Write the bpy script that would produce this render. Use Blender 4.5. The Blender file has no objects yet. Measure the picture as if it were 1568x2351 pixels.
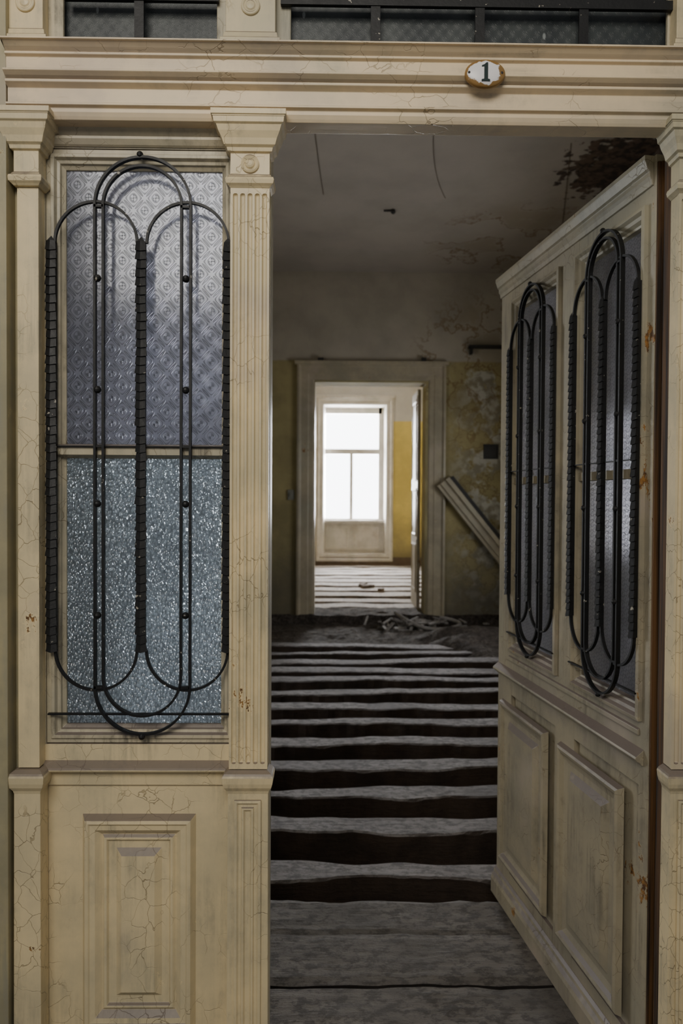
import bpy, math, random
from mathutils import Vector, Matrix, noise
random.seed(7)
scene = bpy.context.scene
E = 1.57                       # eye height
CAM = Vector((0.0, -1.65, E))
FPX = 24/36*2351
ROT = (Matrix.Rotation(math.radians(-0.75),3,'Z') @ Matrix.Rotation(math.radians(89.0),3,'X') @ Matrix.Rotation(math.radians(0.33),3,'Z'))

# ---- survey helper: measured point of the photo -> metres on a plane y=Y
def S(px,py,Y=0.0):
    d = ROT @ Vector(((px-784)/FPX,(1175.5-py)/FPX,-1))
    t = (Y-CAM.y)/d.y
    p = CAM+d*t
    return p.x,p.z
def SX(px,Y=0.0,py=1147): return S(px,py,Y)[0]
def SZ(py,Y=0.0,px=784): return S(px,py,Y)[1]

# ================= materials =================
class G:
    def __init__(s,name):
        s.mat=bpy.data.materials.new(name); s.mat.use_nodes=True
        s.nt=s.mat.node_tree; s.b=s.nt.nodes['Principled BSDF']; s.out=s.nt.nodes['Material Output']
        s.tc=s.nt.nodes.new('ShaderNodeTexCoord').outputs['Object']
    def n(s,t,props=None,ins=None):
        nd=s.nt.nodes.new(t)
        for k,v in (props or {}).items(): setattr(nd,k,v)
        for k,v in (ins or {}).items(): s.set(nd.inputs[k],v)
        return nd
    def set(s,inp,v):
        if isinstance(v,bpy.types.NodeSocket): s.nt.links.new(v,inp)
        else:
            if isinstance(v,tuple) and len(v)==3 and inp.type=='RGBA': v=v+(1,)
            inp.default_value=v
    def m(s,op,a,b=0.0,c=0.0,clamp=False):
        nd=s.n('ShaderNodeMath',{'operation':op,'use_clamp':clamp})
        s.set(nd.inputs[0],a); s.set(nd.inputs[1],b); s.set(nd.inputs[2],c)
        return nd.outputs[0]
    def map(s,scale=(1,1,1),loc=(0,0,0),vec=None):
        nd=s.n('ShaderNodeMapping'); s.set(nd.inputs['Vector'],vec or s.tc)
        nd.inputs['Scale'].default_value=scale; nd.inputs['Location'].default_value=loc
        return nd.outputs[0]
    def noise(s,scale,vec=None,detail=4,rough=.55,dist=0):
        return s.n('ShaderNodeTexNoise',None,{'Vector':vec or s.tc,'Scale':scale,'Detail':detail,'Roughness':rough,'Distortion':dist}).outputs['Fac']
    def step(s,v,a,b):   # smooth 0..1 between a and b
        nd=s.n('ShaderNodeMapRange',{'interpolation_type':'SMOOTHSTEP'})
        s.set(nd.inputs[0],v); nd.inputs[1].default_value=a; nd.inputs[2].default_value=b
        return nd.outputs[0]
    def mix(s,f,a,b):
        nd=s.n('ShaderNodeMix',{'data_type':'RGBA'})
        s.set(nd.inputs[0],f); s.set(nd.inputs[6],a); s.set(nd.inputs[7],b)
        return nd.outputs[2]
    def bump(s,h,strength=.5,dist=.002,normal=None):
        nd=s.n('ShaderNodeBump',None,{'Height':h,'Strength':strength,'Distance':dist})
        if normal: s.set(nd.inputs['Normal'],normal)
        s.set(s.b.inputs['Normal'],nd.outputs[0]); return nd.outputs[0]
    def sep(s,vec=None):
        nd=s.n('ShaderNodeSeparateXYZ'); s.set(nd.inputs[0],vec or s.tc); return nd.outputs
    def col(s,c): s.set(s.b.inputs['Base Color'],c)
    def rough(s,r): s.set(s.b.inputs['Roughness'],r)

def paint(name,a=(.86,.70,.41),b=(.66,.56,.35),dirt=(.29,.275,.205),damt=.52,crack=True,chip=.655,axis='z',dust=.85,edge=None):
    g=G(name)
    base=g.mix(g.step(g.noise(2.8,detail=7,rough=.65),.38,.64),a,b)
    sc=(55,55,3.0) if axis=='z' else (3.0,55,55)
    st=g.noise(1,g.map(sc),detail=5,rough=.65)
    patch=g.step(g.noise(5.0,g.map((1,1,.6),(3,1,2)),detail=7,rough=.7),.46,.62)
    f=g.m('MULTIPLY',g.m('MULTIPLY',g.step(st,.36,.66),g.m('ADD',g.m('MULTIPLY',patch,.9),.08)),damt)
    base=g.mix(f,base,dirt)
    # broad greenish-grey rubbed areas and mauve smudges
    base=g.mix(g.m('MULTIPLY',g.step(g.noise(1.7,g.map((1,1,.7),(5,9,1)),detail=6,rough=.6),.50,.66),.38),base,(.36,.36,.27))
    base=g.mix(g.m('MULTIPLY',g.step(g.noise(3.2,g.map((1,1,1),(11,4,8)),detail=5),.54,.72),.42),base,(.47,.39,.33))
    spk=g.step(g.noise(90,detail=4,rough=.7),.60,.68)
    base=g.mix(g.m('MULTIPLY',g.m('MULTIPLY',spk,patch),.6*damt),base,dirt)
    bh=g.m('MULTIPLY',st,.3)
    if crack:
        wv=g.n('ShaderNodeTexNoise',None,{'Vector':g.tc,'Scale':18.0,'Detail':3.0}).outputs['Color']
        va=g.n('ShaderNodeVectorMath',{'operation':'MULTIPLY_ADD'}); g.set(va.inputs[0],wv); va.inputs[1].default_value=(.04,.04,.04); g.set(va.inputs[2],g.tc)
        vo=g.n('ShaderNodeTexVoronoi',{'feature':'DISTANCE_TO_EDGE'},{'Vector':g.map((1,1,.8) if axis=='z' else (.6,1,1),vec=va.outputs[0]),'Scale':24.0}).outputs['Distance']
        cm=g.m('MULTIPLY',g.m('SUBTRACT',1.0,g.step(vo,.004,.016)),g.step(g.noise(4.0,g.map((1,1,1),(9,2,5)),detail=3),.46,.60))
        base=g.mix(g.m('MULTIPLY',cm,.55),base,(.17,.12,.06))
        bh=g.m('SUBTRACT',bh,cm)
    cn=g.noise(7.0,g.map((1,1,.6),(1,7,3)),detail=8,rough=.72)
    if edge: cn=g.m('ADD',cn,g.m('MULTIPLY',g.step(g.sep()[0],edge-.05,edge),.085))
    ch=g.step(cn,chip,chip+.012)
    base=g.mix(g.step(cn,chip-.03,chip),base,a)
    base=g.mix(ch,base,g.mix(g.step(g.noise(60),.4,.6),(.34,.17,.045),(.11,.055,.025)))
    nz=g.sep(g.n('ShaderNodeNewGeometry').outputs['Normal'])[2]
    du=g.m('MULTIPLY',g.step(g.m('ADD',nz,g.m('MULTIPLY',g.m('SUBTRACT',g.noise(25,detail=4),.5),.5)),.28,.6),dust)
    base=g.mix(du,base,(.14,.11,.10))
    g.col(base); g.rough(.42)
    g.bump(g.m('SUBTRACT',bh,ch),.55,.0025)
    return g.mat
M_cream=paint('cream_paint')
M_lint=paint('cream_paint_lintel',a=(.90,.72,.46),b=(.76,.62,.43),axis='x',damt=.4,chip=.78)
M_sash=paint('weathered_sash_paint',a=(.62,.54,.37),b=(.44,.40,.29),dirt=(.15,.135,.10),damt=.95,chip=.66)
M_leaf=paint('leaf_paint',a=(.40,.345,.235),b=(.29,.26,.19),dirt=(.11,.10,.075),damt=.6,chip=.655,edge=.97)
M_wallpaint=paint('side_board_paint',a=(.44,.38,.22),b=(.30,.27,.17),damt=.8,crack=False)
M_trim=paint('back_casing_paint',a=(.42,.36,.25),b=(.32,.28,.20),crack=False,dust=.2,damt=.5)
M_white=paint('far_white_paint',a=(.70,.66,.60),b=(.60,.57,.52),crack=False,damt=.3,dust=.1,chip=.8)

g=G('wrought_iron_black'); 
nn=g.step(g.noise(60,detail=3),.69,.73)
g.col(g.mix(nn,(.007,.007,.007),(.36,.33,.27))); g.rough(g.m('ADD',g.m('MULTIPLY',g.noise(30),.35),.35)); g.b.inputs['Metallic'].default_value=.1
g.bump(g.noise(120,detail=3),.4,.001); M_iron=g.mat

g=G('bare_brown_wood'); 
g.col(g.mix(g.step(g.noise(1,g.map((60,60,2)),detail=6),.35,.65),(.14,.068,.022),(.020,.012,.008))); g.rough(.7); g.bump(g.noise(1,g.map((80,80,3))),.6,.003); M_brown=g.mat
g=G('brown_grime'); g.col(g.mix(g.noise(9,detail=6),(.20,.15,.11),(.08,.055,.04))); g.rough(.9); M_grime=g.mat

def pattern_height(g,cell):
    o=g.sep()
    u=g.m('MULTIPLY',o[0],2*math.pi/cell); w=g.m('MULTIPLY',o[2],2*math.pi/(cell*1.12))
    cu=g.m('COSINE',u); cw=g.m('COSINE',w)
    f=g.m('ADD',cu,cw)
    q=g.m('ADD',g.m('COSINE',g.m('MULTIPLY',u,2)),g.m('COSINE',g.m('MULTIPLY',w,2)))
    f2=g.m('ABSOLUTE',g.m('ADD',g.m('ABSOLUTE',f),g.m('MULTIPLY',q,.16)))
    def band(c,wd): return g.m('SUBTRACT',1.0,g.step(g.m('ABSOLUTE',g.m('SUBTRACT',f2,c)),wd*.4,wd))
    h=g.m('MAXIMUM',band(.10,.14),band(.62,.13))
    h=g.m('MAXIMUM',h,g.m('MULTIPLY',band(1.55,.14),.8))
    pet=g.m('MULTIPLY',g.step(f2,1.75,1.9),g.step(g.m('MULTIPLY',g.m('SINE',g.m('MULTIPLY',u,4)),g.m('SINE',g.m('MULTIPLY',w,4))),-.1,.2))
    return g.m('MAXIMUM',h,pet)
def glass(name,kind,tint=(.55,.62,.78),trans=.5,rough=.28,contrast=.7):
    g=G(name)
    if kind=='pattern': h=pattern_height(g,.054); st,di=1.0,.004
    elif kind=='pattern_small': h=pattern_height(g,.028); st,di=1.0,.002
    elif kind=='hammer':
        vo=g.n('ShaderNodeTexVoronoi',{'feature':'F1'},{'Vector':g.map((1,1,.75)),'Scale':160.0}).outputs['Distance']
        h=g.m('SUBTRACT',1.0,vo); st,di=1.0,.005
    bp=g.n('ShaderNodeBump',None,{'Height':h,'Strength':st,'Distance':di}).outputs[0]
    cl=g.noise(3,detail=5)
    c=g.mix(g.step(cl,.35,.7),tint,tuple(x*.66 for x in tint))
    if kind!='hammer': c=g.mix(g.m('MULTIPLY',h,contrast),c,tuple(x*.30 for x in tint))
    else: c=g.mix(g.step(h,.30,.7),tuple(x*.5 for x in tint),c)
    tr=g.n('ShaderNodeBsdfTranslucent',None,{'Color':c,'Normal':bp}).outputs[0]
    p=g.b
    g.col(c); g.rough(rough); p.inputs['Transmission Weight'].default_value=1.0; p.inputs['IOR'].default_value=1.35
    g.set(p.inputs['Normal'],bp)
    mx=g.n('ShaderNodeMixShader'); mx.inputs[0].default_value=1-trans
    g.nt.links.new(tr,mx.inputs[1]); g.nt.links.new(p.outputs[0],mx.inputs[2])
    gl=g.n('ShaderNodeBsdfGlossy',None,{'Color':(.85,.88,.95),'Roughness':.15,'Normal':bp}).outputs[0]
    mx2=g.n('ShaderNodeMixShader'); mx2.inputs[0].default_value=.07
    g.nt.links.new(mx.outputs[0],mx2.inputs[1]); g.nt.links.new(gl,mx2.inputs[2])
    g.nt.links.new(mx2.outputs[0],g.out.inputs['Surface'])
    return g.mat
M_gpat=glass('ornamental_glass','pattern',(.52,.535,.62))
M_gham=glass('hammered_glass','hammer',(.70,.79,.86),.5,.2)
M_gleaf=glass('ornamental_glass_small','pattern_small',(.86,.87,.97),.5,.16,.6)
g=G('dusty_transom_glass')
sp=g.n('ShaderNodeTexVoronoi',None,{'Vector':g.map((1,1,.5)),'Scale':22.0}).outputs['Distance']
spot=g.m('SUBTRACT',1.0,g.step(sp,.05,.11))
c=g.mix(g.step(g.noise(6,g.map((1,1,.5)),detail=5),.35,.7),(.030,.036,.038),(.075,.085,.082))
c=g.mix(g.m('MULTIPLY',spot,.6),c,(.40,.43,.42)); g.col(c); g.rough(.35)
g.bump(pattern_height(g,.03),.3,.0006)
M_gtrans=g.mat

# plaster
def plaster(name,top,low,zsplit,stain_c=None,stain_r=1.0,brick=None,dirt=.5,peel=None):
    g=G(name); o=g.sep()
    nb=g.noise(1.3,detail=7,rough=.6); nf=g.noise(9,detail=5)
    t=g.mix(g.step(nb,.35,.7),top,tuple(x*(1-.45*dirt) for x in top))
    l=g.mix(g.step(nb,.38,.62),low,tuple(x*(1-.6*dirt) for x in low))
    f=g.step(g.m('ADD',o[2],g.m('MULTIPLY',nf,.03)),zsplit,zsplit+.03)
    if peel:
        pn=g.noise(2.2,g.map((1,1,1),(7,3,5)),detail=7,rough=.65)
        pm=g.m('MULTIPLY',g.step(o[0],peel-.3,peel+.4),g.step(pn,.46,.51))
        l=g.mix(g.m('MULTIPLY',pm,.85),l,g.mix(g.step(nf,.4,.6),(.46,.44,.38),(.22,.20,.15)))
        er=g.m('MULTIPLY',g.step(o[0],peel-.3,peel+.4),g.m('SUBTRACT',1.0,g.step(g.m('ABSOLUTE',g.m('SUBTRACT',pn,.455)),.002,.015)))
        l=g.mix(g.m('MULTIPLY',er,.7),l,(.14,.09,.03))
    c=g.mix(f,l,t)
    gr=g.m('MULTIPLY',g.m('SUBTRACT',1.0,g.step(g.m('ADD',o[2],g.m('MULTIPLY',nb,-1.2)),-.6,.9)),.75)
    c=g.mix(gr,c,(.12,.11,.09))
    if stain_c:
        d=g.n('ShaderNodeVectorMath',{'operation':'DISTANCE'}); g.set(d.inputs[0],g.tc); d.inputs[1].default_value=stain_c
        mask=g.m('SUBTRACT',1.0,g.step(d.outputs['Value'],stain_r*.6,stain_r))
        nz=g.noise(1.7,g.map((1,1,1),(4,4,4)),detail=5,rough=.55)
        ring=g.m('SUBTRACT',1.0,g.step(g.m('ABSOLUTE',g.m('SUBTRACT',nz,.50)),.003,.016))
        ins=g.step(nz,.50,.56)
        c=g.mix(g.m('MULTIPLY',mask,g.m('MULTIPLY',ins,.30)),c,(.25,.19,.09))
        c=g.mix(g.m('MULTIPLY',mask,g.m('MULTIPLY',ring,.7)),c,(.19,.12,.045))
    if brick:
        d=g.n('ShaderNodeVectorMath',{'operation':'DISTANCE'}); g.set(d.inputs[0],g.tc); d.inputs[1].default_value=brick
        mk=g.m('SUBTRACT',1.0,g.step(g.m('ADD',d.outputs['Value'],g.m('MULTIPLY',nf,1.3)),1.28,1.36))
        c=g.mix(mk,c,g.mix(g.step(g.noise(14,detail=4),.4,.6),(.15,.10,.07),(.055,.042,.035)))
    g.col(c); g.rough(.9); g.bump(nf,.4,.02)
    return g.mat
ZS=E+1.90
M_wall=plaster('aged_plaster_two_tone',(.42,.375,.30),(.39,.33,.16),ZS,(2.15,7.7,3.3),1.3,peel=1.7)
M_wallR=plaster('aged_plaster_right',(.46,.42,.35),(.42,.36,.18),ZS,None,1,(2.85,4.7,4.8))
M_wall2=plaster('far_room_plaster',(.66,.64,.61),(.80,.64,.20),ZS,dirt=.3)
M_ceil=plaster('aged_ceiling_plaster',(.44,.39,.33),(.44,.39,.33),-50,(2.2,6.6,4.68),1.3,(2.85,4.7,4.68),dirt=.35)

def wood(name,top,side,dustc):
    g=G(name); o=g.sep()
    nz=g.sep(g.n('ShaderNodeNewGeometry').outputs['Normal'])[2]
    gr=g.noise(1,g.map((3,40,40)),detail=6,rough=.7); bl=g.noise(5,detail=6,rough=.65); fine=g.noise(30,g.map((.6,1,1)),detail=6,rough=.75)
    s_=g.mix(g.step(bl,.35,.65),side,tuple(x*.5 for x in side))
    t=g.mix(g.step(gr,.35,.68),top,tuple(x*.6 for x in top))
    t=g.mix(g.m('MULTIPLY',g.step(bl,.45,.66),.8),t,dustc)
    t=g.mix(g.m('MULTIPLY',g.step(fine,.46,.58),.75),t,tuple(x*.35 for x in dustc))
    big=g.step(g.noise(1.6,detail=6),.42,.66)
    t=g.mix(g.m('MULTIPLY',big,.6),t,tuple(x*.42 for x in top))
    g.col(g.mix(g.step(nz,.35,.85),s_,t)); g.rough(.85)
    g.bump(g.m('ADD',g.m('ADD',gr,bl),fine),.7,.012); return g.mat
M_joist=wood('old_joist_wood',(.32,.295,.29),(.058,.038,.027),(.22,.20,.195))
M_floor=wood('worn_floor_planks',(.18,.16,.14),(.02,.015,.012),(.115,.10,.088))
M_far=wood('far_floor_wood',(.62,.57,.53),(.24,.19,.15),(.50,.45,.41))
g=G('rubble_fill'); bl=g.noise(6,detail=8,rough=.7); f2=g.noise(30,detail=6,rough=.7)
g.col(g.mix(g.step(f2,.4,.65),g.mix(g.step(bl,.35,.65),(.15,.125,.105),(.055,.043,.035)),(.04,.03,.024))); g.rough(.95); g.bump(g.m('ADD',bl,f2),.9,.05); M_fill=g.mat
g=G('pale_grey_debris'); g.col(g.mix(g.noise(8),(.32,.30,.28),(.10,.085,.07))); g.rough(.8); M_deb=g.mat
g=G('dark_metal'); g.col((.02,.018,.016)); g.rough(.6); M_dark=g.mat
g=G('switch_plastic'); g.col((.20,.20,.17)); g.rough(.4); M_sw=g.mat

# ================= mesh builder =================
class MB:
    def __init__(s): s.v=[]; s.f=[]
    def face(s,pts):
        i=len(s.v); s.v+= [tuple(p) for p in pts]; s.f.append(tuple(range(i,i+len(pts))))
    def box(s,x0,x1,y0,y1,z0,z1):
        i=len(s.v)
        s.v+=[(x0,y0,z0),(x1,y0,z0),(x1,y1,z0),(x0,y1,z0),(x0,y0,z1),(x1,y0,z1),(x1,y1,z1),(x0,y1,z1)]
        s.f+=[tuple(i+k for k in q) for q in ((0,3,2,1),(4,5,6,7),(0,1,5,4),(1,2,6,5),(2,3,7,6),(3,0,4,7))]
    def relief(s,x0,x1,z0,z1,yb,loops,fill=True):
        i0=len(s.v)
        for ins,h in loops:
            s.v+=[(x0+ins,yb-h,z0+ins),(x1-ins,yb-h,z0+ins),(x1-ins,yb-h,z1-ins),(x0+ins,yb-h,z1-ins)]
        for k in range(len(loops)-1):
            a=i0+4*k; b=a+4
            for j in range(4):
                j2=(j+1)%4; s.f.append((a+j,a+j2,b+j2,b+j))
        if fill:
            a=i0+4*(len(loops)-1); s.f.append((a,a+1,a+2,a+3))
    def stack(s,x0,x1,yf,yb,levels):
        i0=len(s.v)
        for z,o in levels: s.v+=[(x0-o,yf-o,z),(x1+o,yf-o,z),(x1+o,yb,z),(x0-o,yb,z)]
        for k in range(len(levels)-1):
            a=i0+4*k; b=a+4
            for j in range(4):
                j2=(j+1)%4; s.f.append((b+j,b+j2,a+j2,a+j))
        s.f.append((i0,i0+1,i0+2,i0+3)); a=i0+4*(len(levels)-1); s.f.append((a+3,a+2,a+1,a))
    def profx(s,pts,x0,x1):   # pts (y,z) closed polygon, extruded along x
        n=len(pts); i=len(s.v)
        s.v+=[(x0,y,z) for y,z in pts]+[(x1,y,z) for y,z in pts]
        for k in range(n):
            k2=(k+1)%n; s.f.append((i+k,i+k2,i+n+k2,i+n+k))
        s.f.append(tuple(i+k for k in range(n))[::-1]); s.f.append(tuple(i+n+k for k in range(n)))
    def grid(s,A,B,fn,skirt=None):
        i=len(s.v); na,nb=len(A),len(B)
        for b in B:
            for a in A: s.v.append(fn(a,b))
        for q in range(nb-1):
            for p in range(na-1):
                k=i+q*na+p; s.f.append((k,k+1,k+na+1,k+na))
        if skirt:
            ring=[i+p for p in range(na)]+[i+q*na+na-1 for q in range(1,nb)]+[i+(nb-1)*na+p for p in range(na-2,-1,-1)]+[i+q*na for q in range(nb-2,0,-1)]
            j=len(s.v); s.v+=[skirt(s.v[r]) for r in ring]; n=len(ring)
            for k in range(n): s.f.append((ring[k],j+k,j+(k+1)%n,ring[(k+1)%n]))
    def bar(s,path,t,y0,y1,closed=False):   # flat bar following an (x,z) path
        n=len(path); i=len(s.v)
        for k,(x,z) in enumerate(path):
            if closed: a=path[k-1]; b=path[(k+1)%n]
            else: a=path[max(k-1,0)]; b=path[min(k+1,n-1)]
            dx,dz=b[0]-a[0],b[1]-a[1]; l=math.hypot(dx,dz) or 1; nx,nz=-dz/l*t/2,dx/l*t/2
            s.v+=[(x+nx,y0,z+nz),(x-nx,y0,z-nz),(x-nx,y1,z-nz),(x+nx,y1,z+nz)]
        for k in range(n if closed else n-1):
            a=i+4*k; b=i+4*((k+1)%n)
            for j in range(4):
                j2=(j+1)%4; s.f.append((a+j,a+j2,b+j2,b+j))
        if not closed: s.f.append((i,i+1,i+2,i+3)); a=i+4*(n-1); s.f.append((a+3,a+2,a+1,a))
    def ball(s,x,y,z,r,seg=10):
        i=len(s.v); rings=6
        for a in range(rings+1):
            th=math.pi*a/rings
            for b in range(seg):
                ph=2*math.pi*b/seg; s.v.append((x+r*math.sin(th)*math.cos(ph),y+r*math.sin(th)*math.sin(ph),z+r*math.cos(th)))
        for a in range(rings):
            for b in range(seg):
                b2=(b+1)%seg; s.f.append((i+a*seg+b,i+(a+1)*seg+b,i+(a+1)*seg+b2,i+a*seg+b2))
    def discy(s,x,z,y0,rings,seg=28,rx=1.0,rz=1.0):   # rings (r,h) revolve around y axis
        i=len(s.v)
        for r,h in rings:
            for b in range(seg):
                ph=2*math.pi*b/seg; s.v.append((x+r*rx*math.cos(ph),y0-h,z+r*rz*math.sin(ph)))
        for a in range(len(rings)-1):
            for b in range(seg):
                b2=(b+1)%seg; s.f.append((i+a*seg+b,i+a*seg+b2,i+(a+1)*seg+b2,i+(a+1)*seg+b))
        a=len(rings)-1; s.f.append(tuple(i+a*seg+b for b in range(seg)))
    def xform(s,M,start=0):
        for k in range(start,len(s.v)): s.v[k]=tuple(M@Vector(s.v[k]))
    def make(s,name,mat,parent=None,bevel=0,smooth=False):
        me=bpy.data.meshes.new(name); me.from_pydata(s.v,[],s.f); me.validate(); me.update()
        import bmesh
        bm=bmesh.new(); bm.from_mesh(me); bmesh.ops.recalc_face_normals(bm,faces=bm.faces) ; bm.to_mesh(me); bm.free()
        ob=bpy.data.objects.new(name,me); scene.collection.objects.link(ob); me.materials.append(mat)
        if smooth:
            for p in me.polygons: p.use_smooth=True
        if bevel:
            md=ob.modifiers.new('b','BEVEL'); md.width=bevel; md.segments=2; md.limit_method='ANGLE'; md.angle_limit=math.radians(40)
        if parent: ob.parent=parent
        return ob
def empty(name,loc=(0,0,0),rz=0):
    e=bpy.data.objects.new(name,None); scene.collection.objects.link(e); e.location=loc; e.rotation_euler=(0,0,rz); e.empty_display_size=.1; return e

# ================= facade =================
YP=-.045
ZL=SZ(276,-.065)                # lintel underside
ZLT=SZ(103,-.085)
lb=MB(); L0=SX(14,-.07); L1=SX(1640,-.07)
def lz(py): return SZ(py,-.065)
lb.profx([(-.005,ZL),(-.052,ZL),(-.056,lz(270)),(-.060,lz(262)),(-.060,lz(252)),(-.069,lz(250)),(-.069,lz(245)),(-.058,lz(241)),
  (-.058,lz(207)),(-.064,lz(204)),(-.072,lz(200)),(-.072,lz(194)),(-.064,lz(191)),(-.074,lz(187)),(-.084,lz(181)),(-.084,lz(177)),(-.066,lz(172)),
  (-.066,lz(141)),(-.074,lz(138)),(-.074,lz(133)),(-.068,lz(130)),(-.078,lz(124)),(-.090,lz(115)),(-.094,lz(112)),(-.094,ZLT),(-.005,ZLT)],L0,L1)
lb.make('trim_lintel',M_lint,bevel=.0012)

def fluted(mb,x0,x1,yf,z0,z1,n=5):
    w=x1-x0; pitch=w/(n+.35); r=pitch*.34; dep=.0062
    cs=[x0+w/2+(k-(n-1)/2)*pitch for k in range(n)]
    A=[x0]
    for c_ in cs: A+=[c_-r*1.02]+[c_+r*math.sin(t*math.pi/10) for t in range(-5,6)]+[c_+r*1.02]
    A+=[x1]
    B=[z0,z0+.006]+[z0+.012+r-r*math.cos(k*math.pi/12) for k in range(0,7)]+[z1-.012-r+r*math.sin(k*math.pi/12) for k in range(0,7)]+[z1-.006,z1]
    def f(x,z):
        c_=min(cs,key=lambda q:abs(q-x)); dx=x-c_
        if z<z0+.012+r: dz=z0+.012+r-z
        elif z>z1-.012-r: dz=z-(z1-.012-r)
        else: dz=0
        d=math.hypot(dx,dz)/r
        return (x,yf+dep*math.sqrt(max(0,1-d*d)),z)
    mb.grid(A,B,f,skirt=lambda p:(p[0],yf+.009,p[2]))
def pz(py): return SZ(py,YP,573)
def pilaster(name,x0,x1,flutes=True,rosette=False,panel=True):
    e=empty(name)
    mb=MB()
    core=YP+.008
    mb.stack(x0,x1,YP,-.003,[(pz(432),0),(pz(428),.004),(pz(424),.009),(pz(416),.011),(pz(410),.009),(pz(407),.005),(pz(403),.003),(pz(400),0),
        (pz(352),0),(pz(350),.006),(pz(342),.008),(pz(338),.014),(pz(325),.018),(pz(312),.025),(pz(300),.029),(pz(297),.034),(pz(284),.036),(pz(282),.040),(pz(270),.040),(ZL-.001,.037)])
    mb.stack(x0,x1,YP,-.003,[(-.02,.004),(pz(1822),.002),(pz(1815),.004),(pz(1806),.010),(pz(1796),.013),(pz(1782),.015),(pz(1778),.013),(pz(1774),.010),(pz(1768),0)])
    if flutes:
        mb.box(x0+.001,x1-.001,core,-.003,pz(1766),pz(432)); fluted(mb,x0,x1,YP,pz(1766),pz(432))
    else:
        mb.box(x0+.004,x1-.004,core,-.003,pz(1766),pz(432))
    mb.make('pilaster_body',M_cream,e,bevel=.001)
    if panel:
        p=MB(); w=x1-x0
        p.relief(x0+.014,x1-.014,.12,pz(1835),YP-.0035,[(0,0),(.0,.005),(.006,.006),(.010,.002),(.016,.002),(.018,.006),(.022,.006),(.026,.001)])
        p.make('pedestal_panel',M_cream,e,bevel=.0006)
    if rosette:
        r=MB(); r.discy((x0+x1)/2,pz(377),YP,[(.021,0),(.021,.004),(.018,.006),(.014,.004),(.012,.003),(.010,.006),(.006,.008),(.001,.009)]); r.make('rosette',M_cream,e,smooth=False)
    return e
CX0,CX1=SX(527,YP),SX(616,YP)
pilaster('trim_pilaster',CX0,CX1,True,True)
LX0,LX1=SX(33,YP),SX(90,YP)
pilaster('trim_pilaster',LX0,LX1,False,False,False)
RX0=SX(1550,YP); pilaster('trim_pilaster',RX0,RX0+(CX1-CX0),True,True)

# frame posts behind pilasters
fb=MB()
fb.box(LX0-.02,SX(106),-.002,.05,-.02,3.35); fb.box(CX0+.032,CX1+.0,-.002,.055,-.02,ZL-.002); fb.box(CX0+.008,CX1+.02,.0,.055,ZL,3.35)
fb.box(RX0+.035,RX0+.12,-.002,.09,-.02,3.35)
fb.make('trim_door_posts',M_sash)
fb=MB(); fb.box(RX0+.008,RX0+.034,-.001,.045,-.02,ZL-.002); fb.make('trim_jamb_bare',M_brown)
ob=MB(); ob.box(-1.05,SX(17,-.06),-.062,-.005,-.02,3.4); ob.box(SX(17,-.06),LX0-.002,-.02,-.005,-.02,3.4)
ob.box(RX0+.115,RX0+.4,-.05,-.005,-.02,3.4)
ob.make('trim_outer_board',M_wallpaint,bevel=.002)

# ---- sidelight window ----
w1=empty('window_1')
INS=.041
SXL=SX(107); SXR=SX(509,.02)+INS
def fz(py,Y=0.0): return SZ(py,Y,330)
sz0,sz1=fz(1705),fz(345)
s_=MB()
s_.relief(SXL,SXR,sz0,sz1,0.0,[(0,-.03),(0,0),(.010,.0),(.012,.005),(.020,.005),(.024,-.004),(.031,-.006),(.033,-.012),(INS,-.018),(INS,-.036)],fill=False)
gx0,gx1=SXL+INS,SXR-INS; gz0,gz1=sz0+INS,sz1-INS; zm0,zm1=fz(1052),fz(1020)
s_.profx([(.03,zm0),(.012,zm0),(.004,zm0+.004),(-.006,zm0+.007),(-.007,zm1-.009),(-.004,zm1-.004),(.008,zm1),(.03,zm1)],gx0-.03,gx1+.03)
s_.make('sash',M_sash,w1,bevel=.0008)
h=MB()
h.profx([(.04,fz(343)),(-.002,fz(343)),(-.004,fz(300)),(.04,fz(299))],SXL-.01,CX0+.02)
h.make('head_rail',M_sash,w1)
h=MB(); h.profx([(-.005,fz(341)),(-.010,fz(338)),(-.018,fz(328)),(-.018,fz(322)),(-.010,fz(318)),(-.020,fz(308)),(-.026,fz(300)),(-.026,fz(297)),(-.005,fz(297))],SX(112),CX0-.004); h.make('head_moulding',M_sash,w1)
gg=MB(); gg.box(gx0-.006,gx1+.006,.022,.026,zm1-.006,gz1+.006); gg.make('ornamental_pane',M_gpat,w1)
gg=MB(); gg.box(gx0-.006,gx1+.006,.022,.026,gz0-.006,zm0+.006); gg.make('hammered_pane',M_gham,w1)

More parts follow.
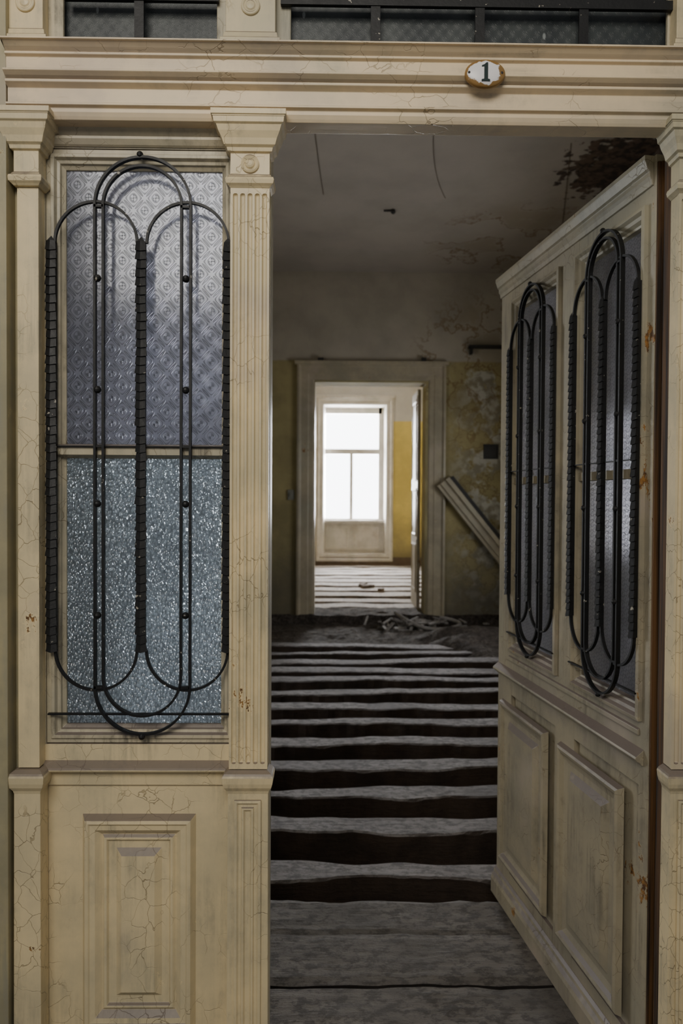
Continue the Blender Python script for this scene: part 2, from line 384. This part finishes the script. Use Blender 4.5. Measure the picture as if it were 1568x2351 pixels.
def grille(parent,xa,xb,zt,zb,yf,dep=.011,t=.0058,strapw=.0125):
    fx=lambda p: xa+(p-115)/(525-115)*(xb-xa)
    fzz=lambda p: zt+(p-350)/(1695-350)*(zb-zt)
    mb=MB()
    def arc(cx,cy,r,a0,a1,n=30): return [(fx(cx+r*math.cos(math.radians(a0+(a1-a0)*k/n))),fzz(cy-r*math.sin(math.radians(a0+(a1-a0)*k/n)))) for k in range(n+1)]
    for (x0,x1,ct,cb) in ((217,436,467,1578),(236,415,467,1555)):
        r=(x1-x0)/2; cx=(x0+x1)/2
        mb.bar(arc(cx,ct,r,0,180)+arc(cx,cb,r,180,360),t,yf,yf+dep,True)
    for cx in (219,429):
        mb.bar(arc(cx,553,94,0,180),t,yf+.003,yf+dep,False); mb.bar(arc(cx,1491,94,180,360),t,yf+.003,yf+dep,False)
    for x in (222,424):
        for y in (635,890,1152,1410): mb.ball(fx(x+2),yf+.001,fzz(y),.0088)
    mb.ball(fx(325),yf+.004,fzz(1693),.008); mb.ball(fx(320),yf+.004,fzz(352),.008)
    mb.bar([(fx(106),fzz(1642)),(fx(530),fzz(1642))],.004,yf+.007,yf+.016)
    mb.bar([(fx(122),fzz(1019)),(fx(530),fzz(1019))],.0026,yf+.008,yf+.018)
    for x in (226,424):
        mb.box(fx(x)-.011,fx(x)+.011,yf+.002,yf+.014,fzz(1019)-.003,fzz(1019)+.003)
        for y in (470,1578): mb.box(fx(x)-.011,fx(x)+.011,yf,yf+.012,fzz(y)-.003,fzz(y)+.003)
    for x in (118,323,522):   # leaf-scaled straps
        c=fx(x); za=fzz(1492); zz=fzz(550); n=int((zz-za)/.0205); hh=(zz-za)/n
        mb.box(c-strapw*.72,c+strapw*.72,yf+.002,yf+.016,za,zz)
        for k in range(n):
            z1_=zz-k*hh; z0_=z1_-hh-.004; j=random.uniform(-.0012,.0012); wt=strapw*.86; wb=strapw*random.uniform(.98,1.10)
            p=[(c-wt+j,yf+.001,z1_),(c+j,yf-.003,z1_),(c+wt+j,yf+.001,z1_),(c-wb+j,yf-.002,z0_+.003),(c+j,yf-.007,z0_),(c+wb+j,yf-.002,z0_+.003)]
            mb.face([p[0],p[1],p[4],p[3]]); mb.face([p[1],p[2],p[5],p[4]])
            q=[(a[0],yf+.004,a[2]+.001) for a in p[3:]]
            mb.face([p[3],p[4],q[1],q[0]]); mb.face([p[4],p[5],q[2],q[1]])
            mb.face([p[0],p[3],q[0]]); mb.face([p[2],q[2],p[5]])
        mb.face([(c-strapw*.7,yf,zz),(c+strapw*.7,yf,zz),(c,yf+.004,zz+.012)])
    mb.make('iron_grille',M_iron,parent)
grille(w1,SX(115,-.02),SX(525,-.02),SZ(352,-.02,320),SZ(1694,-.02,325),-.022)

# ---- apron panel below the sidelight ----
ap=empty('trim_apron_panel')
a=MB()
ax0,ax1=SXL-.01,CX0+.02
a.profx([(.04,fz(1746)),(-.004,fz(1746)),(-.004,fz(1707)),(.04,fz(1707))],ax0,ax1)
a.profx([(.04,fz(1800)),(-.006,fz(1800)),(-.008,fz(1774)),(-.012,fz(1768)),(-.024,fz(1764)),(-.026,fz(1760)),(-.022,fz(1756)),(-.005,fz(1744)),(.04,fz(1742))],ax0,ax1)
a.box(ax0,ax1,0,.04,-.02,fz(1799))
a.make('apron_rails',M_cream,ap,bevel=.001)
p=MB()
p.relief(SX(190,0,1900),SX(450,0,1900),.28,fz(1868),0,[(0,0),(.010,.017),(.018,.019),(.022,.015),(.034,.014),(.048,.002),(.055,.008),(.060,.008),(.064,.0015),(.082,.0015),(.097,.014),(.101,.014)])
p.make('raised_panel',M_cream,ap,bevel=.0008)

# ---- transom ----
tr=empty('transom_window')
t=MB()
for (a_,b_) in ((SX(112,-.0,60),SX(150,0,60)),(SX(497),SX(520)),(SX(630),SX(664)),(SX(1512),SX(1590))):
    t.box(a_,b_,-.012,-.001,ZLT-.05,3.3)
t.box(SX(105),SX(1590),-.006,.04,ZLT-.08,ZLT+.012); t.box(SX(105),SX(1590),-.006,.04,3.2,3.3)
t.make('transom_frame',M_sash,tr,bevel=.002)
t=MB(); t.box(SX(110),SX(1580),.012,.016,ZLT-.03,3.25); t.make('transom_glass',M_gtrans,tr)
t=MB()
zb=SZ(10,-.02,1100)
t.box(SX(640,-.02),SX(1600,-.02),-.026,-.016,zb-.010,zb+.012)
for q in (862,1101,1339,320): t.box(SX(q,-.02,50)-.011,SX(q,-.02,50)+.011,-.024,-.018,ZLT-.03,3.25)
t.box(SX(150,-.02),SX(500,-.02),-.026,-.016,SZ(-4,-.02,320)-.008,SZ(-4,-.02,320)+.012)
t.make('iron_bars',M_iron,tr)
t=MB()
for (a_,b_) in ((SX(22,YP),SX(100,YP)),(CX0-.012,CX1+.012),(RX0-.012,RX0+.13)):
    t.stack(a_,b_,YP,-.013,[(ZLT-.01,.012),(ZLT+.034,.012),(ZLT+.038,.006),(ZLT+.05,.004),(ZLT+.054,0),(3.3,0)])
    t.discy((a_+b_)/2,ZLT+.112,YP,[(.022,0),(.022,.004),(.018,.006),(.013,.003),(.009,.006),(.001,.008)])
t.make('transom_posts',M_cream,tr,bevel=.0012)

# ---- number plate ----
yl=-.0885
px_,pz_=S(1115,166,-.094)
e=empty('house_number_plate',(px_,yl,pz_))
g=G('chipped_enamel'); o=g.sep()
rr=g.m('SQRT',g.m('ADD',g.m('POWER',g.m('DIVIDE',o[0],.047),2.0),g.m('POWER',g.m('DIVIDE',o[2],.032),2.0)))
edge=g.step(g.m('ADD',rr,g.m('MULTIPLY',g.m('SUBTRACT',g.noise(40,detail=4),.5),.9)),.76,.80)
brn=g.mix(g.noise(50),(.42,.25,.08),(.22,.12,.04))
g.col(g.mix(edge,(.88,.85,.84),brn)); g.rough(.3); M_en=g.mat
m=MB(); m.discy(0,0,.005,[(1,0),(1,.005),(.93,.009),(.6,.012),(.3,.013),(.02,.013)],seg=48,rx=.046,rz=.0315); m.make('enamel_plate',M_en,e,smooth=True)
g=G('dark_green_digit'); g.col((.006,.022,.02)); g.rough(.3)
dg=[(-.0095,-.0205),(.0095,-.0205),(.0095,-.0172),(.0048,-.0160),(.0048,.0205),(.0012,.0205),(-.0038,.0160),(-.0092,.0140),(-.0092,.0112),(-.0038,.0120),(-.0038,-.0160),(-.0095,-.0172)]
m=MB(); n=len(dg); m.v=[(x,-.0090,z) for x,z in dg]+[(x,-.0030,z) for x,z in dg]; m.f=[tuple(range(n))]+[(k,(k+1)%n,n+(k+1)%n,n+k) for k in range(n)]
m.make('digit_1',g.mat,e)
m=MB(); 
for sx in (-.037,.037): m.discy(sx,0,-.0035,[(.0035,0),(.003,.002),(.001,.0025)],seg=10)
m.make('screws',M_dark,e)

# ================= open door leaf =================
YH=.07
H=Vector((SX(1497,YH),YH)); YF=(1.65+YH)*1.575-1.65; Fp=Vector((SX(1148,YF),YF))
W=(H-Fp).length; ang=math.atan2(H.y-Fp.y,H.x-Fp.x)
d1=empty('door_1',(Fp.x,Fp.y,0),ang)
Lm=Matrix.Translation((Fp.x,Fp.y,0))@Matrix.Rotation(ang,4,'Z'); Li=Lm.inverted()
def LX(px,py=1147):
    o_=Li@CAM; d=Li.to_3x3()@(ROT@Vector(((px-784)/FPX,(1175.5-py)/FPX,-1))); t_=-o_.y/d.y
    return (o_+d*t_).x
TH=.042
x_f=LX(1178); x_a=LX(1280); x_b=LX(1324); x_c=LX(1474)
zt=E+.875; zgt=E+.715; zgb=E-.525; zr=E-.66; zb_=.005
m=MB()
m.box(0,x_f,0,TH,zb_,zt); m.box(x_c,W-.001,0,TH,zb_,zt); m.box(x_a,x_b,0,TH,zb_,zt)
m.box(0,W-.001,.0005,TH-.0005,zgt+.03,zt); m.box(0,W-.001,.0005,TH-.0005,zr-.08,zgb-.03); m.box(0,W-.001,.0005,TH-.0005,zb_,zb_+.14)
m.box(x_f,x_c,.014,.032,zb_+.1,zr)
m.profx([(0,zt-.075),(-.005,zt-.073),(-.007,zt-.06),(-.012,zt-.052),(-.012,zt-.040),(-.018,zt-.034),(-.024,zt-.016),(-.026,zt-.012),(-.026,zt),(0,zt)],-.005,W-.01)
m.profx([(0,zr-.024),(-.006,zr-.022),(-.010,zr-.016),(-.020,zr-.010),(-.024,zr-.004),(-.022,zr+.002),(-.012,zr+.010),(0,zr+.020)],0,W-.02)
m.profx([(0,zr+.05),(-.006,zr+.052),(-.006,zr+.066),(0,zr+.070)],x_f-.02,W-.04)
m.profx([(0,zb_),(-.022,zb_),(-.022,.062),(-.018,.075),(-.010,.088),(-.008,.098),(0,.108)],-.004,W)
m.make('leaf_frame',M_leaf,d1,bevel=.0015)
m=MB(); m.box(W-.001,W+.004,.003,TH+.003,zb_,zt-.02); m.box(W+.004,W+.007,.012,.020,zb_,zt-.02); m.make('bare_hinge_edge',M_brown,d1)
m=MB()
zmm=E+.075
for (a_,b_) in ((x_f,x_a),(x_b,x_c)):
    m.relief(a_-.012,b_+.012,zgb-.045,zgt+.045,0,[(0,.0),(0,.012),(.010,.014),(.018,.006),(.026,.002),(.034,-.006),(.040,-.008),(.044,-.02)],fill=False)
    m.box(a_,b_,-.002,.028,zmm-.013,zmm+.013)
m.make('glazing_beads',M_leaf,d1,bevel=.0008)
m=MB()
for (a_,b_) in ((LX(1152,1800),LX(1258,1800)),(LX(1285,1900),LX(1432,1900))):
    m.relief(a_,b_,E-1.405,E-.775,0,[(0,.0),(.006,.016),(.014,.020),(.024,.016),(.034,.006),(.044,.003),(.052,.001),(.070,.001),(.090,.016),(.100,.016)])
m.make('raised_panels',M_leaf,d1,bevel=.0008)
m=MB()
for (a_,b_) in ((x_f,x_a),(x_b,x_c)):
    m.box(a_+.02,b_-.02,.020,.024,zgb-.01,zgt+.01)
m.make('leaf_glass',M_gleaf,d1)
for (a_,b_) in ((x_f,x_a),(x_b,x_c)):
    grille(d1,a_-.002,b_+.002,E+.765,E-.55,-.026,dep=.013,t=.006,strapw=.011)

# ================= rooms =================
CE=4.68; YB=7.7; XR=2.85; XL=-2.9; YFAR=14.75
m=MB(); m.box(XL,-1.0,-.0,.3,-.3,CE); m.box(RX0+.13,XR,.0,.3,-.3,CE); m.box(-1.0,RX0+.13,.0,.3,3.31,CE); m.box(-1.0,LX0-.021,0,.3,-.3,3.31)
m.make('wall_front',M_wallR)
bx0,bx1=SX(722,YB),SX(976,YB); bzt=SZ(878,YB,850)
m=MB(); m.box(XL,bx0-.0,YB,YB+.35,-.4,CE); m.box(bx1,XR,YB,YB+.35,-.4,CE); m.box(bx0,bx1,YB,YB+.35,bzt,CE); m.box(bx0,bx1,YB,YB+.35,-.4,-.02)
m.make('wall_back',M_wall)
m=MB(); ox0,ox1,ozt=SX(681,YB),SX(1021,YB),SZ(834,YB,850); q=bx0-ox0
m.relief(ox0,ox1,-.9,ozt,YB,[(0,0),(0,.05),(.03,.06),(.05,.035),(.06,.03),(q*.62,.028),(q*.66,.018),(q*.9,.016),(q*.97,.0),(q,-.01),(q+.004,-.36)],fill=False)
m.box(ox0-.03,ox1+.03,YB-.075,YB,ozt-.03,ozt+.02)
m.make('trim_doorway',M_trim,bevel=.004)
m=MB(); m.box(ox0+.28,ox0+.36,YB-.07,YB-.02,ozt+.02,ozt+.06); m.box(ox1-.34,ox1-.28,YB-.07,YB-.02,ozt+.02,ozt+.07); m.make('curtain_bracket',M_dark)
def sidewall(name,x0,x1,y0,y1,wy0,wy1,wz0,wz1,mat):
    m=MB(); m.box(x0,x1,y0,wy0,-.4,CE); m.box(x0,x1,wy1,y1,-.4,CE); m.box(x0,x1,wy0,wy1,-.4,wz0); m.box(x0,x1,wy0,wy1,wz1,CE); return m.make(name,mat)
sidewall('wall_right',XR,XR+.3,0,YB,4.55,6.1,1.0,2.5,M_wallR)
sidewall('wall_left',XL-.3,XL,0,YB,2.2,3.6,.9,3.2,M_wallR)
def sidewin(name,x,wy0,wy1,wz0,wz1):
    m=MB(); b=.05
    m.box(x-.03,x+.03,wy0,wy0+b,wz0,wz1); m.box(x-.03,x+.03,wy1-b,wy1,wz0,wz1); m.box(x-.03,x+.03,wy0,wy1,wz0,wz0+b); m.box(x-.03,x+.03,wy0,wy1,wz1-b,wz1)
    yc=(wy0+wy1)/2; m.box(x-.025,x+.025,yc-.03,yc+.03,wz0,wz1); zc=wz0+(wz1-wz0)*.66; m.box(x-.025,x+.025,wy0,wy1,zc-.03,zc+.03)
    m.make(name,M_white)
sidewin('window_2',XR+.18,4.55,6.1,1.0,2.5); sidewin('window_3',XL-.18,2.2,3.6,.9,3.2)
m=MB(); m.box(XL-.3,XR+.3,0,YB+.35,CE,CE+.2); m.box(-4.3,4.3,YB+.35,YFAR+.4,CE,CE+.2); m.make('ceiling',M_ceil)

def nz(x,y,s=1.0,o=0): return noise.noise(Vector((x*s,y*s,o)))
m=MB()
XS=[XL+i*(XR-XL)/160 for i in range(161)]
YE=1.03
pl=[-3.0,-2.4,-1.8,-1.2,-.6,-.05,.25,.53,.80,YE]
for k in range(len(pl)-1):
    y0,y1=pl[k],pl[k+1]-.011
    B=[y0+(y1-y0)*i/8 for i in range(9)]
    off=random.uniform(-.006,.006) if k<len(pl)-2 else -.004
    def f(x,y,k=k,y0=y0,y1=y1,off=off):
        z=off+.007*nz(x,y,4)+.005*nz(x,y,14)-.001
        if y<0: z-=.002
        if abs(y-y1)<1e-6 or abs(y-y0)<1e-6:
            z-=.005; y+=.008*nz(x,k,6,5)
        if k==len(pl)-2 and y>y1-.02: y=y+.045*nz(x,0,3,5)+.018*nz(x,0,11,2); z-=.010
        return (x,y,z)
    m.grid(XS,B,f,skirt=lambda p:(p[0],p[1],-.06))
m.make('floor',M_floor,smooth=False)
m=MB(); m.box(XL,XR,-.1,YE-.07,-.30,-.065); m.make('floor_base',M_fill)
ds=[2.97,3.36,3.74,4.11,4.53,4.90,5.32,5.69,6.11,6.42,6.72,7.08,7.45]
m=MB()
for k,d in enumerate(ds):
    yf=d-1.65; w=.150+random.uniform(-.035,.04); y0=yf-w
    tz=random.uniform(-.018,.008); tilt=random.uniform(-.016,.016)
    A=[XL+i*(XR-XL)/220 for i in range(221)]
    def e0(x,k=k): return .060*nz(x,k*3.1,1.4,k)+.036*nz(x,k,4,k+3)+.012*nz(x,k,15,k+3)
    def e1(x,k=k): return .036*nz(x,k*2.1,1.3,k+20)+.020*nz(x,k,5,k+9)
    def f(x,b,y0=y0,yf=yf,tz=tz,tilt=tilt,k=k):
        y=y0+e0(x)+(yf+e1(x)-y0-e0(x))*b
        z=tz+tilt*x+.005*nz(x,y,5,k)+.016*nz(x,k*5,1.2,4)
        if b in (0.0,1.0): z-=.007+.016*max(0,nz(x,k,8,1))
        return (x,y,z)
    m.grid(A,[0.0,.06,.35,.65,.94,1.0],f,skirt=lambda p:(p[0],p[1]+.004,-.24))
m.make('floor_joists',M_joist,smooth=False)
def sm(t): t=max(0,min(1,t)); return t*t*(3-2*t)
m=MB()
A=[XL+i*(XR-XL)/140 for i in range(141)]; B=[.9+i*(YB-.9)/200 for i in range(201)]
m.grid(A,B,lambda x,y:(x,y,-.17+.03*nz(x,y,2.5)+.018*nz(x,y,9)+.010*nz(x,y,22)+.195*sm((x-.85+.35*nz(x,y,2))/.6)*sm((y-4.4+.9*(1.6-x)*-.6)/1.0)*(1-sm((y-6.3)/.9))+.05*sm((y-5.5)/.5)))
m.make('floor_rubble_fill',M_fill,smooth=False)
m=MB()
A=[-1.5+i*.1 for i in range(41)]
m.grid(A,[YB-.06+i*.06 for i in range(12)],lambda x,y:(x,y,.0+.03*nz(x,y,7)+.015*nz(x,y,20)),skirt=lambda p:(p[0],p[1],-.25))
m.make('floor_threshold',M_fill)
m=MB(); m.box(-4,4,YB+.35,YFAR+.3,-.3,-.05); m.make('floor_far_base',M_far)
m=MB(); y=YB+.62; k=0
while y<YFAR-.2:
    A=[-4+i*.1 for i in range(81)]; w=.42+random.uniform(-.1,.1)
    m.grid(A,[0,.5,1.0],lambda x,b,y=y,k=k,w=w:(x,y+w*b+.06*nz(x,k,1.5,b*3),.015*nz(x,k,2)),skirt=lambda p:(p[0],p[1],-.1)); y+=.60+random.uniform(-.08,.08); k+=1
m.make('floor_far_planks',M_far)
m=MB()
for k in range(7):
    s0=len(m.v); l=random.uniform(.06,.2); m.box(-l/2,l/2,-.04,.04,0,.04)
    m.xform(Matrix.Translation((random.gauss(.62,.10),random.gauss(10.6,.2),.012))@Matrix.Rotation(random.uniform(0,3.1),4,'Z'),s0)
m.make('plaster_fragments',M_grime)

# far room
m=MB(); m.box(-4.3,-4,YB+.35,YFAR,-.3,CE); m.make('wall_far_left',M_wall2)
m=MB(); m.box(4,4.3,YB+.35,YFAR,-.3,CE); m.make('wall_far_right',M_wall2)
wx0,wx1=SX(734,YFAR),SX(892,YFAR); wzt=SZ(922,YFAR,800); wz0=SZ(1276,YFAR,800)
m=MB(); m.box(-4.3,wx0,YFAR,YFAR+.4,-.3,CE); m.box(wx1,4.3,YFAR,YFAR+.4,-.3,CE); m.box(wx0,wx1,YFAR,YFAR+.4,wzt,CE); m.box(wx0,wx1,YFAR,YFAR+.4,-.3,wz0)
m.make('wall_far',M_wall2)
m=MB(); m.box(-4,4,YFAR-.03,YFAR,-.05,.2); m.make('baseboard_far',M_grime)
w4=empty('window_4')
m=MB(); c0,c1,cz1,cz0=SX(726,YFAR),SX(902,YFAR),SZ(913,YFAR,800),SZ(1279,YFAR,800)
m.relief(c0,c1,cz0-.1,cz1,YFAR,[(0,0),(0,.05),(.05,.06),(.08,.03),(.16,.02),(.18,0),(.22,-.22),(.22,-.25)],fill=False)
m.box(c0-.04,c1+.04,YFAR-.09,YFAR,cz1-.02,cz1+.05)
m.make('window_casing',M_white,w4,bevel=.004)
YW=YFAR+.22
fx0,fx1=SX(736,YW),SX(876,YW); gz_t,gz_m1,gz_m0,gz_b=[SZ(v,YW,805) for v in (950,1031,1043,1190)]
m=MB(); b=SX(744,YW)-fx0
m.box(fx0-.1,fx0+b,YW,YW+.08,gz_b-.1,gz_t+.2); m.box(fx1-b,fx1+.1,YW,YW+.08,gz_b-.1,gz_t+.2); m.box(fx0,fx1,YW,YW+.08,gz_t,gz_t+.25)
m.box(fx0,fx1,YW-.03,YW+.08,gz_m0,gz_m1); m.box(fx0,fx1,YW-.02,YW+.08,gz_b-.08,gz_b)
xc=SX(806,YW); m.box(xc-.04,xc+.04,YW-.01,YW+.07,gz_b,gz_m0)
m.box(fx0-.05,fx1+.05,YW-.14,YW,gz_b-.10,gz_b-.04)
m.box(fx0-.1,fx1+.1,YW,YW+.05,-.1,gz_b-.08)
m.make('window_frame',M_white,w4,bevel=.004)
m=MB(); zpa,zpb=SZ(1206,YW,800),SZ(1262,YW,800)
for a_,b_ in ((fx0+.03,xc-.04),(xc+.04,fx1-.03)): m.relief(a_,b_,zpb,zpa,YW,[(0,0),(0,.02),(.04,.025),(.07,.006),(.12,.006)])
m.make('apron_panels',M_white,w4)
d2=empty('door_2'); m=MB(); dx=bx1-.02
m.box(dx-.045,dx,YB+.36,YB+1.05,.03,bzt-.03)
mm=MB(); zz=[.25,.95,1.05,1.75,1.85,bzt-.15]
for k in range(0,6,2):
    mm.relief(.1,.60,zz[k],zz[k+1],0,[(0,0),(0,.01),(.03,.014),(.05,.004),(.08,.004)])
mm.xform(Matrix.Translation((dx-.045,YB+1.05,0))@Matrix.Rotation(-math.pi/2,4,'Z'))
m.make('leaf',M_trim,d2,bevel=.003); mm.make('leaf_panels',M_trim,d2)
mm=MB()
for py in (1022,1133,1243,912):
    z=SZ(py,YB+.35,965); mm.box(dx-.06,dx-.035,YB+.33,YB+.36,z-.03,z+.03)
mm.make('gap_light_marks',M_white,d2)  # pale blocks stand in for light showing through the leaf's panel gaps

# small fittings of the middle room
m=MB(); x,z=S(1127,1037,YB); m.relief(x-.10,x+.10,z-.10,z+.10,YB,[(0,0),(0,.02),(.015,.02),(.02,.002)]); m.make('junction_box',M_dark)
m=MB(); x,z=S(668,1136,YB); m.box(x-.045,x+.045,YB-.02,YB,z-.07,z+.07); m.box(x-.02,x+.02,YB-.032,YB-.018,z-.03,z+.03); m.make('light_switch',M_sw,bevel=.004)
m=MB(); x,z=S(1074,798,YB); m.box(x,x+.8,YB-.12,YB,z-.018,z+.012); m.box(x+.02,x+.05,YB-.1,YB,z-.1,z); m.make('wall_shelf_rail',M_dark)
x0,z0=S(1030,1095,YB-.1)
AN=math.radians(51)
m=MB(); Lb=1.95
m.box(0,Lb,-.05,.01,-.20,0); m.box(.0,Lb,-.085,-.05,-.06,0); m.box(.0,Lb,-.075,-.05,-.15,-.10); m.box(0,Lb,-.06,-.05,-.20,-.18)
m.xform(Matrix.Translation((x0,YB-.06,z0))@Matrix.Rotation(AN,4,'Y')); m.make('leaning_moulded_board',M_trim,bevel=.003)
m=MB(); m.box(.03,Lb,-.03,.03,.0,.06); m.xform(Matrix.Translation((x0,YB-.06,z0))@Matrix.Rotation(AN,4,'Y')); m.make('leaning_dark_batten',M_dark)
m=MB()
for k in range(70):
    s0=len(m.v); l=random.uniform(.04,.28); w=random.uniform(.01,.03)
    m.box(-l/2,l/2,-w,w,-.010,.010)
    x=1.1+random.gauss(0,.3); y=YB-.32+random.uniform(-.2,.12); z=-.12+random.uniform(0,.11)
    m.xform(Matrix.Translation((x,y,z))@Matrix.Rotation(random.uniform(0,3.1),4,'Z')@Matrix.Rotation(random.uniform(-.5,.5),4,'Y'),s0)
m.make('rubble_debris',M_deb)
def tube(name,pts,r,mat,parent=None):
    c=bpy.data.curves.new(name,'CURVE'); c.dimensions='3D'; c.bevel_depth=r; c.bevel_resolution=3
    sp=c.splines.new('NURBS'); sp.points.add(len(pts)-1)
    for p_,q_ in zip(sp.points,pts): p_.co=(*q_,1)
    sp.use_endpoint_u=True; sp.order_u=3
    o=bpy.data.objects.new(name,c); scene.collection.objects.link(o); c.materials.append(mat); return o
tube('bent_pipe',[(.85,YB-.2,.06),(1.0,YB-.45,-.02),(1.25,YB-.6,-.10),(1.6,YB-.55,-.08),(1.75,YB-.3,-.04),(1.45,YB-.2,.0)],.025,M_deb)
for pts in ([(-.17,4.1,CE-.004),(-.15,4.7,CE-.004),(-.11,5.35,CE-.004)],[(.84,4.2,CE-.004),(.93,4.9,CE-.004),(1.14,5.4,CE-.004)],[(2.05,4.3,CE-.004),(2.35,5.3,CE-.004),(2.55,6.0,CE-.004)]):
    tube('ceiling_crack',pts,.0025,M_grime)  # thin dark tubes standing for cracks in the ceiling plaster
m=MB(); m.ball(.63,5.7,CE-.02,.028); m.box(.53,.63,5.69,5.71,CE-.02,CE-.01); m.make('ceiling_hook',M_dark)

# ================= lights =================
def area(name,loc,rot,sx,sy,p,col=(1,1,1)):
    l=bpy.data.lights.new(name,'AREA'); l.shape='RECTANGLE'; l.size=sx; l.size_y=sy; l.energy=p; l.color=col
    o=bpy.data.objects.new(name,l); scene.collection.objects.link(o); o.location=loc; o.rotation_euler=rot; return o
R=math.radians
area('daylight_far_window',((fx0+fx1)/2,YW+.6,2.2),(R(-90),0,0),3.2,4.2,2300,(.97,.98,1))
area('daylight_window_right',(XR+.45,5.3,1.75),(0,R(90),0),2.0,2.0,100,(.93,.95,1))
area('daylight_window_left',(XL-.45,2.9,2.05),(0,R(-90),0),2.6,1.8,78,(.93,.96,1))
area('hallway_light',(-.6,-2.9,3.5),(R(50),0,R(-8)),2.0,1.3,66,(1,.94,.84))
# overcast daylight on the courtyard side (+Y), dim stairwell on the hallway side
wd=bpy.data.worlds.new('World'); scene.world=wd; wd.use_nodes=True; nt=wd.node_tree
bg=nt.nodes['Background']; bg.inputs[0].default_value=(.94,.96,1,1)
tc=nt.nodes.new('ShaderNodeTexCoord'); sp=nt.nodes.new('ShaderNodeSeparateXYZ'); nt.links.new(tc.outputs['Generated'],sp.inputs[0])
mr=nt.nodes.new('ShaderNodeMapRange'); mr.interpolation_type='SMOOTHSTEP'; nt.links.new(sp.outputs[1],mr.inputs[0])
mr.inputs[1].default_value=.35; mr.inputs[2].default_value=.75; mr.inputs[3].default_value=.18; mr.inputs[4].default_value=9.0
nt.links.new(mr.outputs[0],bg.inputs[1])

# ================= camera =================
cd=bpy.data.cameras.new('camera'); co=bpy.data.objects.new('camera',cd); scene.collection.objects.link(co)
cd.sensor_fit='VERTICAL'; cd.sensor_height=36; cd.sensor_width=24; cd.lens=24; cd.clip_start=.05
co.matrix_world=Matrix.Translation(CAM)@ROT.to_4x4()
cd.dof.use_dof=True; cd.dof.focus_distance=1.66; cd.dof.aperture_fstop=4.0
scene.camera=co
